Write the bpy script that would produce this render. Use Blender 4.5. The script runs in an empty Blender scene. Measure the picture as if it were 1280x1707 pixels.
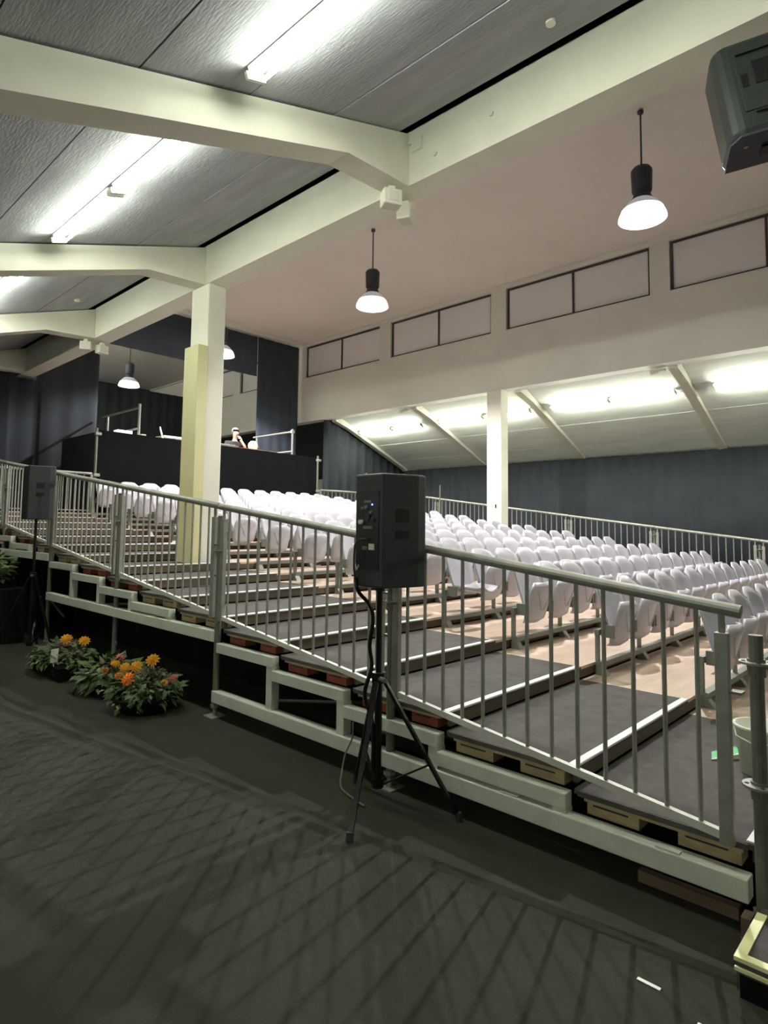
import bpy, bmesh, math, random
from mathutils import Vector, Matrix
random.seed(7)
SC = bpy.context.scene
COL = SC.collection
PI = math.pi

# ------------------------------------------------------------------ camera
def make_camera():
    yaw, pitch, roll, F = 0.753347283, 0.0774642621, 0.0127917403, 1027.84
    f = Vector((-math.sin(yaw)*math.cos(pitch), math.cos(yaw)*math.cos(pitch), math.sin(pitch)))
    r = Vector((math.cos(yaw), math.sin(yaw), 0)); u = r.cross(f)
    r, u = r*math.cos(roll)+u*math.sin(roll), u*math.cos(roll)-r*math.sin(roll)
    cd = bpy.data.cameras.new('camera'); c = bpy.data.objects.new('camera', cd); COL.objects.link(c)
    m = Matrix((( r.x, u.x, -f.x, 0), (r.y, u.y, -f.y, 0), (r.z, u.z, -f.z, 1.6), (0, 0, 0, 1)))
    c.matrix_world = m
    cd.sensor_fit = 'AUTO'; cd.sensor_width = 36.0; cd.lens = F/1707*36.0
    cd.shift_y = (797.808-853.5)/1707
    cd.clip_start = 0.05; cd.clip_end = 200
    SC.camera = c
make_camera()

# ------------------------------------------------------------------ world and exposure
w = bpy.data.worlds.new('world'); SC.world = w; w.use_nodes = True
w.node_tree.nodes['Background'].inputs[0].default_value = (0.75, 0.8, 0.85, 1)
w.node_tree.nodes['Background'].inputs[1].default_value = 0.02
SC.view_settings.view_transform = 'Standard'; SC.view_settings.look = 'None'
SC.view_settings.exposure = 1.36; SC.view_settings.gamma = 1.0
SC.view_settings.use_curve_mapping = False
SC.cycles.use_denoising = True
SC.cycles.max_bounces = 10; SC.cycles.diffuse_bounces = 7
TUBE_POWER = 29.0        # radiance of the fluorescent tubes
RIGHT_TUBE_POWER = 40.0
LAMP_POWER = 440.0       # watts of each pendant lamp
PENDANTS = [ -2.92, -7.91, -13.03, -18.1, -23.2]

# ------------------------------------------------------------------ materials
def lin(c):
    return tuple(((v/255)/12.92 if v/255 <= 0.04045 else (((v/255)+0.055)/1.055)**2.4) for v in c)
MATS = {}
def mat(name, rgb, rough=0.6, metal=0.0, var=0.0, scale=6.0, bump=0.0, bscale=60.0, stretch=(1, 1, 1), emit=None, alpha=None, spec=0.5):
    if name in MATS: return MATS[name]
    m = bpy.data.materials.new(name); m.use_nodes = True; nt = m.node_tree
    b = nt.nodes['Principled BSDF']
    c = lin(rgb) + (1,)
    b.inputs['Base Color'].default_value = c
    b.inputs['Roughness'].default_value = rough; b.inputs['Metallic'].default_value = metal
    b.inputs['Specular IOR Level'].default_value = spec
    if emit:
        b.inputs['Emission Color'].default_value = tuple(emit[0]) + (1,)
        b.inputs['Emission Strength'].default_value = emit[1]
    if var or bump:
        tc = nt.nodes.new('ShaderNodeTexCoord'); mp = nt.nodes.new('ShaderNodeMapping')
        mp.inputs['Scale'].default_value = stretch
        nt.links.new(tc.outputs['Object'], mp.inputs['Vector'])
    if var:
        n = nt.nodes.new('ShaderNodeTexNoise'); n.inputs['Scale'].default_value = scale
        n.inputs['Detail'].default_value = 6; n.inputs['Roughness'].default_value = 0.65
        nt.links.new(mp.outputs[0], n.inputs['Vector'])
        mx = nt.nodes.new('ShaderNodeMix'); mx.data_type = 'RGBA'
        rp = nt.nodes.new('ShaderNodeMapRange'); rp.inputs[1].default_value = 0.3; rp.inputs[2].default_value = 0.7
        nt.links.new(n.outputs['Fac'], rp.inputs[0]); nt.links.new(rp.outputs[0], mx.inputs[0])
        mx.inputs[6].default_value = tuple(v*(1-var) for v in c[:3])+(1,)
        mx.inputs[7].default_value = tuple(min(1, v*(1+var)) for v in c[:3])+(1,)
        nt.links.new(mx.outputs[2], b.inputs['Base Color'])
    if bump:
        n2 = nt.nodes.new('ShaderNodeTexNoise'); n2.inputs['Scale'].default_value = bscale; n2.inputs['Detail'].default_value = 4
        nt.links.new(mp.outputs[0], n2.inputs['Vector'])
        bp = nt.nodes.new('ShaderNodeBump'); bp.inputs['Strength'].default_value = bump; bp.inputs['Distance'].default_value = 0.02
        nt.links.new(n2.outputs['Fac'], bp.inputs['Height']); nt.links.new(bp.outputs[0], b.inputs['Normal'])
    MATS[name] = m
    return m
M = dict(
    carpet=mat('floor_carpet', (57, 56, 47), 0.95, var=0.15, scale=1.6, bump=0.25, bscale=180, spec=0.2),
    tread_carpet=mat('tread_carpet', (90, 88, 83), 0.95, var=0.2, scale=9, bump=0.3, bscale=240, spec=0.2),
    ply=mat('plywood', (200, 178, 156), 0.6, var=0.12, scale=3, stretch=(5, .8, 1), bump=0.05),
    riser=mat('riser_wood', (86, 74, 56), 0.7, var=0.3, scale=3, stretch=(1, .6, 6)),
    pallet=mat('pallet_wood', (172, 154, 116), 0.75, var=0.25, scale=8, stretch=(1, 4, 4)),
    redblock=mat('red_pallet_wood', (142, 74, 52), 0.8, var=0.3, scale=14),
    strip=mat('white_edge_strip', (238, 238, 228), 0.5),
    yellow=mat('yellow_edge_strip', (250, 250, 188), 0.5),
    alu=mat('dull_aluminium', (208, 212, 196), 0.55, 0.0, var=0.07, scale=9),
    railbar=mat('bright_aluminium', (206, 206, 192), 0.5, 0.0),
    galv=mat('galvanised_steel', (152, 152, 142), 0.42, 0.25, var=0.15, scale=14),
    galv_dark=mat('worn_galvanised_steel', (112, 115, 101), 0.5, 0.25, var=0.2, scale=18),
    paint=mat('cream_paint', (218, 217, 201), 0.7, var=0.05, scale=2.5, bump=0.08, bscale=14),
    wallpaint=mat('grey_white_plaster', (214, 212, 204), 0.8, var=0.05, scale=1.2, bump=0.06, bscale=10),
    ceilpaint=mat('pinkish_plaster', (220, 212, 206), 0.85, var=0.04, scale=.8, bump=0.05, bscale=8),
    concrete=mat('grey_concrete_panel', (162, 166, 169), 0.85, var=0.16, scale=2.2, stretch=(.5, 2.5, 2.5), bump=0.2, bscale=26),
    palecon=mat('lightened_concrete_panel', (218, 221, 214), 0.85, var=0.1, scale=2.2, stretch=(.5, 2.5, 2.5), bump=0.15, bscale=26),  # concrete lightened on the right to make up for grazing tube light
    dark=mat('dark_gap', (52, 54, 58), 0.9),
    backcurtain=mat('black_curtain_lightened', (72, 79, 90), 0.95, var=0.1, scale=1.5, spec=0.15),  # black curtain colour lightened where the lamp light falls short
    curtain=mat('black_curtain', (52, 56, 60), 0.95, var=0.12, scale=1.5, spec=0.15),
    blackcloth=mat('black_cloth', (26, 26, 27), 0.95, spec=0.1),
    seat=mat('pale_grey_plastic', (184, 182, 188), 0.32),
    seatframe=mat('seat_frame_steel', (128, 132, 122), 0.5, 0.4),
    winframe=mat('dark_window_frame', (62, 58, 58), 0.6),
    pane=mat('blind_window_pane', (222, 218, 220), 0.35),
    black=mat('black_plastic', (47, 49, 50), 0.5, bump=0.05, bscale=200),
    blackpaint=mat('black_painted_steel', (20, 20, 20), 0.3, 0.2),
    panelblack=mat('black_panel', (16, 17, 20), 0.4),
    grey=mat('grey_connector', (120, 118, 110), 0.4, 0.4),
    label=mat('white_label', (210, 205, 185), 0.5),
    white=mat('white_plastic', (220, 222, 205), 0.4),
    beige=mat('beige_panel', (203, 198, 150), 0.6, var=0.03),
    leaf=mat('green_leaf', (78, 98, 52), 0.6, var=0.45, scale=11),
    leafpale=mat('pale_leaf', (132, 146, 100), 0.6, var=0.2, scale=9),
    heather=mat('dusty_pink_heather', (128, 98, 96), 0.8, var=0.3, scale=14),
    petal=mat('yellow_petal', (222, 158, 24), 0.6),
    petal2=mat('orange_petal', (232, 128, 30), 0.6),
    pinkpetal=mat('pink_petal', (190, 110, 110), 0.6),
    greybox=mat('dark_grey_plastic', (46, 51, 49), 0.38, bump=0.04, bscale=90),
    greyunder=mat('slate_plastic', (56, 60, 70), 0.5),
    pink=mat('pink_cloth', (196, 130, 120), 0.8),
    tan=mat('tan_table_edge', (150, 124, 100), 0.6),
    skin=mat('skin', (205, 160, 138), 0.6),
    hair=mat('grey_hair', (120, 108, 98), 0.8),
    jacket=mat('dark_jacket', (42, 40, 44), 0.9),
    green=mat('green_print', (70, 178, 100), 0.5),
    floorwood=mat('wood_batten', (110, 92, 74), 0.8, var=0.2, scale=6),
    led=mat('blue_led', (20, 20, 200), 0.5, emit=((0.05, 0.08, 1.0), 6.0)),
    screen=mat('lit_device', (220, 225, 235), 0.5, emit=((0.9, 0.95, 1.0), 0.9)),
    tube=mat('fluorescent_tube', (255, 255, 255), 0.5, emit=((0.97, 1.0, 0.88), TUBE_POWER)),
    tubefill=mat('fill_tube_wall', (255, 255, 255), 0.5, emit=((0.95, 1.0, 0.88), 20.0)),  # for the added fill tubes behind the camera
    tuber=mat('fluorescent_tube_right', (255, 255, 255), 0.5, emit=((0.97, 1.0, 0.86), RIGHT_TUBE_POWER)),
    lampglow=mat('lamp_lens', (255, 255, 255), 0.5, emit=((1.0, 0.97, 1.0), 9.0)),
    ringglow=mat('lamp_acrylic_ring', (240, 240, 240), 0.4, emit=((1, .97, 1), 0.8)),
    lamphousing=mat('lamp_housing', (58, 62, 72), 0.5),
    reflector=mat('lamp_reflector', (190, 190, 194), 0.4, emit=((1, .97, 1), 0.08)),
)

# ------------------------------------------------------------------ mesh helpers
class MB:
    def __init__(s): s.v = []; s.f = []
    def add(s, vs, fs):
        o = len(s.v); s.v += [tuple(v) for v in vs]; s.f += [tuple(i+o for i in f) for f in fs]; return s
    def box(s, x0, x1, y0, y1, z0, z1):
        return s.add([(x0,y0,z0),(x1,y0,z0),(x1,y1,z0),(x0,y1,z0),(x0,y0,z1),(x1,y0,z1),(x1,y1,z1),(x0,y1,z1)],
                     [(0,3,2,1),(4,5,6,7),(0,1,5,4),(1,2,6,5),(2,3,7,6),(3,0,4,7)])
    def hexa(s, pts):
        return s.add(pts, [(0,3,2,1),(4,5,6,7),(0,1,5,4),(1,2,6,5),(2,3,7,6),(3,0,4,7)])
    def tube(s, a, b, r, n=8, r2=None, cap=True):
        a = Vector(a); b = Vector(b); d = (b-a).normalized(); r2 = r if r2 is None else r2
        t = Vector((0,0,1)) if abs(d.z) < .9 else Vector((1,0,0))
        p = d.cross(t).normalized(); q = d.cross(p)
        vs = []
        for c, rr in ((a, r), (b, r2)):
            for i in range(n):
                an = 2*PI*i/n; vs.append(c+p*math.cos(an)*rr+q*math.sin(an)*rr)
        fs = [(i, (i+1) % n, n+(i+1) % n, n+i) for i in range(n)]
        if cap: fs += [tuple(range(n))[::-1], tuple(range(n, 2*n))]
        return s.add(vs, fs)
    def path(s, pts, r, n=6):
        for a, b in zip(pts[:-1], pts[1:]): s.tube(a, b, r, n)
        return s
    def bar(s, a, b, wd, ht):      # rectangular bar between two points (ht along z-ish)
        a = Vector(a); b = Vector(b); d = (b-a).normalized()
        t = Vector((0,0,1)) if abs(d.z) < .95 else Vector((0,1,0))
        p = d.cross(t).normalized()*wd/2; q = p.cross(d).normalized()*ht/2
        return s.hexa([a-p-q, b-p-q, b+p-q, a+p-q, a-p+q, b-p+q, b+p+q, a+p+q])
    def lathe(s, prof, c=(0,0,0), n=20):
        vs = []; m = len(prof)
        for i in range(n):
            an = 2*PI*i/n
            for r, z in prof: vs.append((c[0]+r*math.cos(an), c[1]+r*math.sin(an), c[2]+z))
        fs = [(i*m+j, ((i+1) % n)*m+j, ((i+1) % n)*m+j+1, i*m+j+1) for i in range(n) for j in range(m-1)]
        return s.add(vs, fs)
    def prism(s, poly, axis, a0, a1):   # poly in the two other axes, in order
        def P(p, a):
            return {'x': (a, p[0], p[1]), 'y': (p[0], a, p[1]), 'z': (p[0], p[1], a)}[axis]
        n = len(poly)
        vs = [P(p, a0) for p in poly]+[P(p, a1) for p in poly]
        return s.add(vs, [tuple(range(n))[::-1], tuple(range(n, 2*n))]+[(i, (i+1) % n, n+(i+1) % n, n+i) for i in range(n)])
    def mesh(s, name, m, smooth=False):
        me = bpy.data.meshes.new(name); me.from_pydata(s.v, [], s.f)
        bm = bmesh.new(); bm.from_mesh(me); bmesh.ops.recalc_face_normals(bm, faces=bm.faces); bm.to_mesh(me); bm.free()
        me.materials.append(m)
        if smooth:
            for p in me.polygons: p.use_smooth = True
        return me

def obj(name, mb, m, parent=None, smooth=False, bevel=0.0, loc=None):
    me = mb.mesh(name, m, smooth) if isinstance(mb, MB) else mb
    o = bpy.data.objects.new(name, me); COL.objects.link(o)
    if parent: o.parent = parent
    if loc: o.location = loc
    if bevel:
        b = o.modifiers.new('bevel', 'BEVEL'); b.width = bevel; b.segments = 2; b.limit_method = 'ANGLE'
    return o
def tag(o, label, cat, group=None):
    o['label'] = label; o['category'] = cat
    if group: o['group'] = group
    return o
def thing(name, label, cat, loc=(0,0,0), rz=0, group=None):
    o = bpy.data.objects.new(name, None); COL.objects.link(o); o.location = loc; o.rotation_euler = (0, 0, rz)
    o.empty_display_size = .1
    return tag(o, label, cat, group)
def struct(name, mb, m, parent=None, **k):
    o = obj(name, mb, m, parent, **k)
    if parent is None: o['kind'] = 'structure'
    return o
def dup(root, loc=None, label=None, group=None, rot=None):
    r = root.copy(); COL.objects.link(r)
    if loc is not None: r.location = loc
    if rot is not None: r.rotation_euler = rot
    if label: r['label'] = label
    if group: r['group'] = group
    for ch in list(root.children):
        c = ch.copy(); COL.objects.link(c); c.parent = r
        for g in list(ch.children):
            d = g.copy(); COL.objects.link(d); d.parent = c
    return r
ORD = ['zeroth','first','second','third','fourth','fifth','sixth','seventh','eighth','ninth','tenth','eleventh','twelfth','thirteenth','fourteenth','fifteenth','sixteenth', 'seventeenth', 'eighteenth']

# stand geometry: nosing k at x = XK(k), tread height ZK(k)
def XK(k): return -0.67-0.79*k
def ZK(k): return 0.32+0.098*k
def NZ(x): return 0.32+0.124*(-0.67-x)
YN, YF = 2.915, 13.80        # near and far side of the stand
YA, YB = 4.70, 11.30         # seating block between the two aisles
SLOPE = 0.3265

# ------------------------------------------------------------------ large structure
struct('floor', MB().box(-26, 15, -2.6, 16.2, -0.1, 0), M['carpet'])
struct('wall_near', MB().box(-26, 15, -2.75, -2.6, 0, 3.3), M['curtain'])  # unseen wall, coloured dark to cut light bounce onto the floor
struct('wall_front', MB().box(15, 15.15, -2.75, 16.2, 0, 7.4), M['wallpaint'])
struct('wall_far', MB().box(-26, 15, 15.95, 16.1, 0, 3.6), M['wallpaint'])
struct('wall_rear', MB().box(-25.0, -24.85, -2.75, 16.2, 0, 7.4), M['curtain'])

# nave ceiling
struct('ceiling', MB().box(-24.85, 15, 4.2, 12.3, 7.22, 7.34), M['ceilpaint'])
trim = struct('trim_1', MB().box(-14.85, 15, 11.93, 12.0, 7.17, 7.22).box(-24.8, -14.87, 11.93, 12.0, 7.17, 7.22), M['wallpaint'])
struct('trim_2', MB().box(-14.78, -14.62, 4.55, 11.9, 7.12, 7.219), M['wallpaint'])

# near longitudinal beam with clerestory wall above
struct('wall_left', MB().box(-24.8, 15, 4.34, 4.5, 5.37, 7.21), M['wallpaint'])
beam = struct('trim_3', MB().box(-24.8, 15, 4.2, 4.5, 4.80, 5.33), M['paint'])
for xs in (-0.3, -12.5): pass
bm_ = MB().box(-1.105, -1.095, 4.197, 4.2, 4.8, 5.33)
# dark slot between ceiling panels and the beam
struct('trim_4', MB().box(-24.8, 15, 4.10, 4.34, 5.45, 5.5).box(-24.8, 15, 4.30, 4.335, 5.335, 5.45), M['dark'])

def aisle_ceiling(name, c0, slope, y0, y1, ridges, xs, mir):
    # backing sheet
    poly = [(y0, c0(y0)+.05), (y1, c0(y1)+.05), (y1, c0(y1)+.14), (y0, c0(y0)+.14)]
    back = struct(name, MB().prism(poly, 'x', xs[0], xs[-1]), M['dark'])
    return back
cl = lambda y: 5.33+SLOPE*(y-4.22)
back = aisle_ceiling('ceiling_left', cl, SLOPE, -2.6, 4.10, None, (-24.8, 15), 1)
FX = [10.6, 7.0, 3.4, -0.2, -3.8, -7.4, -11.0, -14.6]
def slabs(parent, czf, y0, y1, wdt, xs, seed, m='concrete'):
    rnd = random.Random(seed); y = y0; e = .006
    cols = list(zip(xs[:-1], xs[1:]))
    while y < y1-.02:
        ye = min(y+wdt, y1)
        for xa, xb in cols:
            dz = rnd.uniform(-.006, .006)
            poly = [(y+e, czf(y+e)+dz), (ye-e, czf(ye-e)+dz), (ye-e, czf(ye-e)+.06), (y+e, czf(y+e)+.06)]
            p = obj('ceiling_slab', MB().prism(poly, 'x', xb+.005, xa-.005), M[m], parent)
        y = ye
slabs(back, cl, -2.5, 4.08, .823, [15]+FX[:-1]+[-14.75], 1)
# transverse frames of the left aisle
for i, x in enumerate(FX):
    t = .13
    poly = [(-2.6, cl(-2.6)-.02), (4.195, cl(4.195)-.012), (4.195, 4.80), (3.42, 4.76), (-2.6, 4.76-.33*(6.02)-.0)]
    struct('trim_%d' % (5+i), MB().prism(poly, 'x', x-t, x+t), M['paint'])

# right clerestory wall with its band of windows
W0, W1 = 6.14, 7.12
groups = [(-21.8, -18.62), (-18.2, -15.1), (-14.65, -11.49), (-11.08, -7.88), (-7.47, -4.24), (-3.87, -.68), (-.3, 2.9), (3.3, 6.5), (6.9, 10.1), (10.5, 13.7)]
wb = MB().box(-24.8, 15, 12.0, 12.3, 4.76, W0).box(-24.8, 15, 12.0, 12.3, W1, 7.21)
prev = -24.8
for a, b in groups:
    wb.box(prev, a, 12.0, 12.3, W0, W1); prev = b
wb.box(prev, 15, 12.0, 12.3, W0, W1)
struct('wall_right', wb, M['wallpaint'])
for i, (a, b) in enumerate(groups):
    fr = MB(); t = .035; y0, y1 = 12.05, 12.12
    fr.box(a+.01, b-.01, y0, y1, W0+.01, W0+.01+t).box(a+.01, b-.01, y0, y1, W1-.01-t, W1-.01)
    mid = (a+b)/2
    for xx in (a+.01, mid-t/2, b-.01-t): fr.box(xx, xx+t, y0, y1, W0+.01+t, W1-.01-t)
    wn = struct('window_%d' % (i+1), fr, M['winframe'])
    for (p, q) in ((a+.01+t, mid-t/2), (mid+t/2, b-.01-t)):
        obj('pane', MB().box(p+.002, q-.002, 12.085, 12.095, W0+.012+t, W1-.012-t), M['pane'], wn)

# right aisle ceiling, ribs
cr = lambda y: 3.52+.43*(15.6-y)
backr = struct('ceiling_right', MB().prism([(12.3, cr(12.3)+.05), (16.0, cr(16.0)+.05), (16.0, cr(16.0)+.14), (12.3, cr(12.3)+.14)], 'x', -24.8, 15), M['dark'])
RX = [10.05, 6.55, 3.05, -.45, -3.95, -7.35, -10.5, -13.62]
slabs(backr, cr, 12.31, 15.9, .9, [15]+RX, 2, 'palecon')
for i, x in enumerate(RX):
    t = .09
    poly = [(12.31, cr(12.31)-.01), (15.58, cr(15.58)-.01), (15.58, cr(15.58)-.07), (12.9, cr(12.9)-.14), (12.31, cr(12.31)-.22)]
    struct('trim_%d' % (20+i), MB().prism(poly, 'x', x-t, x+t), M['paint'])

# columns
def column(name, x0, x1, y0, y1, z1):
    return struct(name, MB().box(x0, x1, y0, y1, 0, z1), M['paint'], bevel=.012)
column('trim_30', -7.60, -7.16, 4.2, 4.46, 4.80)
column('trim_31', -7.95, -7.56, 11.93, 12.22, 4.76)
column('trim_33', 0.9, 1.3, 4.2, 4.46, 4.80)
o = tag(obj('cover_panel', MB().box(-7.47, -7.12, 4.05, 4.195, 1.105, 3.93), M['beige'], bevel=.006),
        'tall beige boxed panel fixed to the front of the left column', 'panel')

# ------------------------------------------------------------------ curtains
def drape(pts, z0f, z1f, amp=.03, wave=.35, n=None, nz=1, phase=0):
    a, b = Vector(pts[0]), Vector(pts[1]); L = (b-a).length; d = (b-a)/L; nrm = Vector((-d.y, d.x))
    n = n or max(8, int(L/.07)); vs = []; fs = []
    for i in range(n+1):
        s = L*i/n
        off = amp*math.sin(2*PI*s/wave+phase+1.3*math.sin(s*1.1))
        p = a+d*s+nrm*off
        vs += [(p.x, p.y, z0f(s)), (p.x, p.y, z1f(s))]
    for i in range(n): fs.append((2*i, 2*i+2, 2*i+3, 2*i+1))
    return MB().add(vs, fs)
def curtain(label, pts, z0, z1, m='curtain', **k):
    z0f = z0 if callable(z0) else (lambda s: z0)
    z1f = z1 if callable(z1) else (lambda s: z1)
    o = tag(obj('curtain', drape(pts, z0f, z1f, **k), M[m], smooth=True), label, 'curtain')
    s = o.modifiers.new('solid', 'SOLIDIFY'); s.thickness = .008
    return o
curtain('long black curtain closing the far side behind the right railing', ((-13.6, 15.55), (14.9, 15.55)), 0.0, 3.47)
curtain('black curtain hanging under the last rib right of the booth', ((-13.78, 15.5), (-13.78, 12.06)), 0.0,
        lambda s: cr(15.5-s)-.03 if 15.5-s > 12.31 else 4.75)
curtain('black curtain left of the hall opening behind the left aisle', ((-14.87, 5.88), (-14.87, -2.5)), 0.0,
        lambda s: (cl(min(5.88-s, 4.08))-.03 if 5.88-s < 4.08 else (4.74 if 5.88-s < 4.6 else 7.18)), wave=.5, amp=.014)
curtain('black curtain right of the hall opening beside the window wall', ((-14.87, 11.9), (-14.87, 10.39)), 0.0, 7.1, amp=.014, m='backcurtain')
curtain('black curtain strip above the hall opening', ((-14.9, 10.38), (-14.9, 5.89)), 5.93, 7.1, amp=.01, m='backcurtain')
curtain('black curtain across the back room seen through the opening', ((-21.3, 11.95), (-21.3, 4.6)), 0.0, 6.38, amp=.02)

# ------------------------------------------------------------------ fluorescent lights
def fluo(x0, y, z, L, label, m, right=False):
    t = thing('fluorescent_light', label, 'light', (x0, y, z), 0, 'fluorescent lights')
    ang = math.atan(-.43 if right else SLOPE)
    t.rotation_euler = (ang, 0, 0)
    obj('housing', MB().box(.02, L-.02, -.05, .05, .045, .08), M['white'], t)
    for s in (-1, 1):
        obj('tube', MB().tube((.03, s*.055, .01), (L-.03, s*.055, .01), .014, 8), m, t)
    for xx in (0, L-.03):
        obj('end_cap', MB().box(xx, xx+.03, -.075, .075, -.005, .044), M['white'], t)
    return t
left_f = [(-3.38, 'twin tube light nearest the camera on the left ceiling'), (-1.93, 'twin tube light cut by the top edge of the picture'),
          (-5.50, 'twin tube light ending against the first cross beam'), (-6.97, 'twin tube light ending above the second cross beam'),
          (-9.50, 'twin tube light just past the second cross beam at left edge'), (-10.95, 'far twin tube light of the left aisle'),
          (7.8, 'added fill tube light out of view at the stage end')]  # stage end fixture is unseen, added for fill light
for x, lb in left_f:
    fluo(x, 2.27, cl(2.27)-.095, 1.42, lb, M['tube'])
for i, x in enumerate((-8.2, -5.2, -2.2, .8)):  # unseen wall tubes added to light the frame fronts
    f = fluo(x, -2.5, 2.5, 1.42, '%s added fill tube light low on the near wall behind the camera' % ORD[i+1], M['tubefill'])
    f.rotation_euler = (PI/2, 0, 0)
right_f = [(-13.45, 1.3), (-12.1, 1.1), (-10.36, 1.4), (-8.85, 1.28), (-7.02, 1.4), (-5.6, 1.4), (-3.5, 1.4), (-2.05, 1.3), (.2, 1.3), (1.6, 1.2), (3.6, 1.4), (5.1, 1.3), (6.9, 1.4), (8.4, 1.4), (10.5, 1.4)]  # unseen front fixtures at the list end added to brighten the seats
for i, (x, L) in enumerate(right_f):
    fluo(x, 13.24, cr(13.24)-.105, L, '%s tube light from the far end of the right aisle ceiling' % ORD[i+1], M['tuber'], True)

for i, x in enumerate((-16.9, -18.6, -20.6, -23.0)):  # hidden tubes added to brighten the back room
    f = fluo(x, 4.59, 6.3, 1.42, '%s added fill tube light hidden on the back room near wall' % ORD[i+1], M['tuber'])
    f.rotation_euler = (PI/2, 0, 0)
# ------------------------------------------------------------------ pendant lamps
def pendant(x, label, with_light=True):
    zb = 5.66
    t = thing('pendant_lamp', label, 'lamp', (x, 8.05, 0), 0, 'bell pendant lamps along the hall')
    obj('rod', MB().tube((0,0,6.40), (0,0,7.20), .012, 6), M['lamphousing'], t)
    obj('canopy', MB().lathe([(0,7.21),(.04,7.2),(.04,7.17),(.0,7.16)], n=12), M['lamphousing'], t, smooth=True)
    obj('housing', MB().lathe([(0,6.42),(.11,6.40),(.135,6.36),(.125,6.08),(.10,6.04),(0,6.04)], n=20), M['lamphousing'], t)
    obj('neck', MB().lathe([(.10,6.05),(.115,6.0),(.15,5.95),(.145,5.95),(.10,6.01)], n=24), M['lamphousing'], t, smooth=True)
    obj('shade', MB().lathe([(.14,5.955),(.20,5.90),(.262,5.82),(.268,5.815),(.255,5.825),(.19,5.905)], n=28), M['reflector'], t, smooth=True)
    obj('diffuser_ring', MB().lathe([(.262,5.822),(.295,5.745),(.305,5.70),(.296,5.70),(.285,5.745),(.255,5.82)], n=28), M['ringglow'], t, smooth=True)
    obj('lens', MB().lathe([(0,5.685),(.15,5.69),(.26,5.705),(.294,5.72)], n=28), M['lampglow'], t, smooth=True)
    if with_light:
        ld = bpy.data.lights.new('pendant_light', 'SPOT'); ld.energy = LAMP_POWER; ld.spot_size = 2.6; ld.spot_blend = .25
        ld.shadow_soft_size = .035; ld.color = (1.0, .96, .98)
        lo = bpy.data.objects.new('pendant_light', ld); COL.objects.link(lo); lo.parent = t; lo.location = (0, 0, 5.66)
    return t
plab = ['large bell pendant lamp nearest the camera, right of centre', 'bell pendant lamp hanging above the middle of the seats',
        'bell pendant lamp just right of the left column', 'bell pendant lamp seen through the opening behind the booth', 'tiny farthest pendant lamp beyond the booth']
for x, lb in zip(PENDANTS, plab): pendant(x, lb)

# ------------------------------------------------------------------ tiered stand
stand = thing('tiered_stand', 'stepped seating stand with grey carpet aisles and plywood terraces', 'grandstand', (-6.6, 8.3, 0))
def sp(name, mb, m, par=None, **k):
    o = obj(name, mb, m, par or stand, **k)
    if par is None: o.matrix_parent_inverse = Matrix.Translation((6.6, -8.3, 0))
    return o
NT = 15
random.seed(3)
for k in range(NT):
    x1, x0 = XK(k), XK(k+1); z = ZK(k)
    if k == 8:
        sp('carpet_tread', MB().box(x0, x1, 2.96, 4.04, z-.022, z).box(-7.1, x1, 4.04, YA, z-.022, z).box(x0, -7.64, 4.04, YA, z-.022, z).box(-7.64, -7.1, 4.48, YA, z-.022, z), M['tread_carpet'])
    else:
        sp('carpet_tread', MB().box(x0, x1, 2.96, YA, z-.022, z), M['tread_carpet'])
    # carpet end hanging over the near edge
    sp('carpet_flap', MB().box(x0+.02, x1-.03, 2.950, 2.959, z-.026, z-.001), M['tread_carpet'])
    sp('plywood_tread', MB().box(x0, x1, YA, YB, z-.022, z), M['ply'])
    if k == 8:
        sp('carpet_tread', MB().box(x0, x1, YB, 11.9, z-.022, z).box(x0, x1, 12.26, YF-.05, z-.022, z), M['tread_carpet'])
    else:
        sp('carpet_tread', MB().box(x0, x1, YB, YF-.05, z-.022, z), M['tread_carpet'])
    sp('nosing_strip', MB().box(x1-.04, x1+.006, 2.97, YA-.02, z-.004, z+.009), M['strip'], bevel=.003)
    sp('nosing_strip', MB().box(x1-.04, x1+.006, YB+.05, YF-.1, z-.004, z+.009), M['strip'])
    sp('riser_board', MB().box(x1-.025, x1-.003, 3.0, YF-.1, z-.085, z-.022), M['riser'])
    # pallet under the tread, seen along the near side
    red = k in (2, 3, 4, 7, 8, 11)
    p = sp('pallet', MB().box(x0+.05, x1-.05, 2.962, 3.07, z-.044, z-.0225), M['pallet'])
    for bx, bw in (((x0+.06, .25), (x1-.31, .25)) if not red else ((x0+.08, .22), (x1-.28, .2))):
        b = obj('block', MB().box(bx, bx+bw, 2.975, 3.08, z-.104, z-.045), M['redblock'] if red else M['pallet'], p)
        obj('slot', MB().box(bx+.03, bx+bw-.05, 2.9735, 2.9749, z-.062, z-.054), M['dark'], p)
    obj('slat', MB().box(x0+.06, x1-.06, 3.4, 3.5, z-.042, z-.023), M['pallet'], p)
    obj('slat', MB().box(x0+.06, x1-.06, 3.8, 3.9, z-.042, z-.023), M['pallet'], p)
# narrow top platform
sp('plywood_tread', MB().box(-12.68, XK(15), 2.96, YF-.05, ZK(15)-.022, ZK(15)), M['ply'])
sp('riser_board', MB().box(XK(15)-.025, XK(15)-.003, 3.0, YF-.1, ZK(15)-.085, ZK(15)-.022), M['riser'])
# front fascia
sp('fascia_board', MB().box(-.70, -.68, 3.05, YF-.1, .02, .215), M['blackcloth'])

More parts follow.
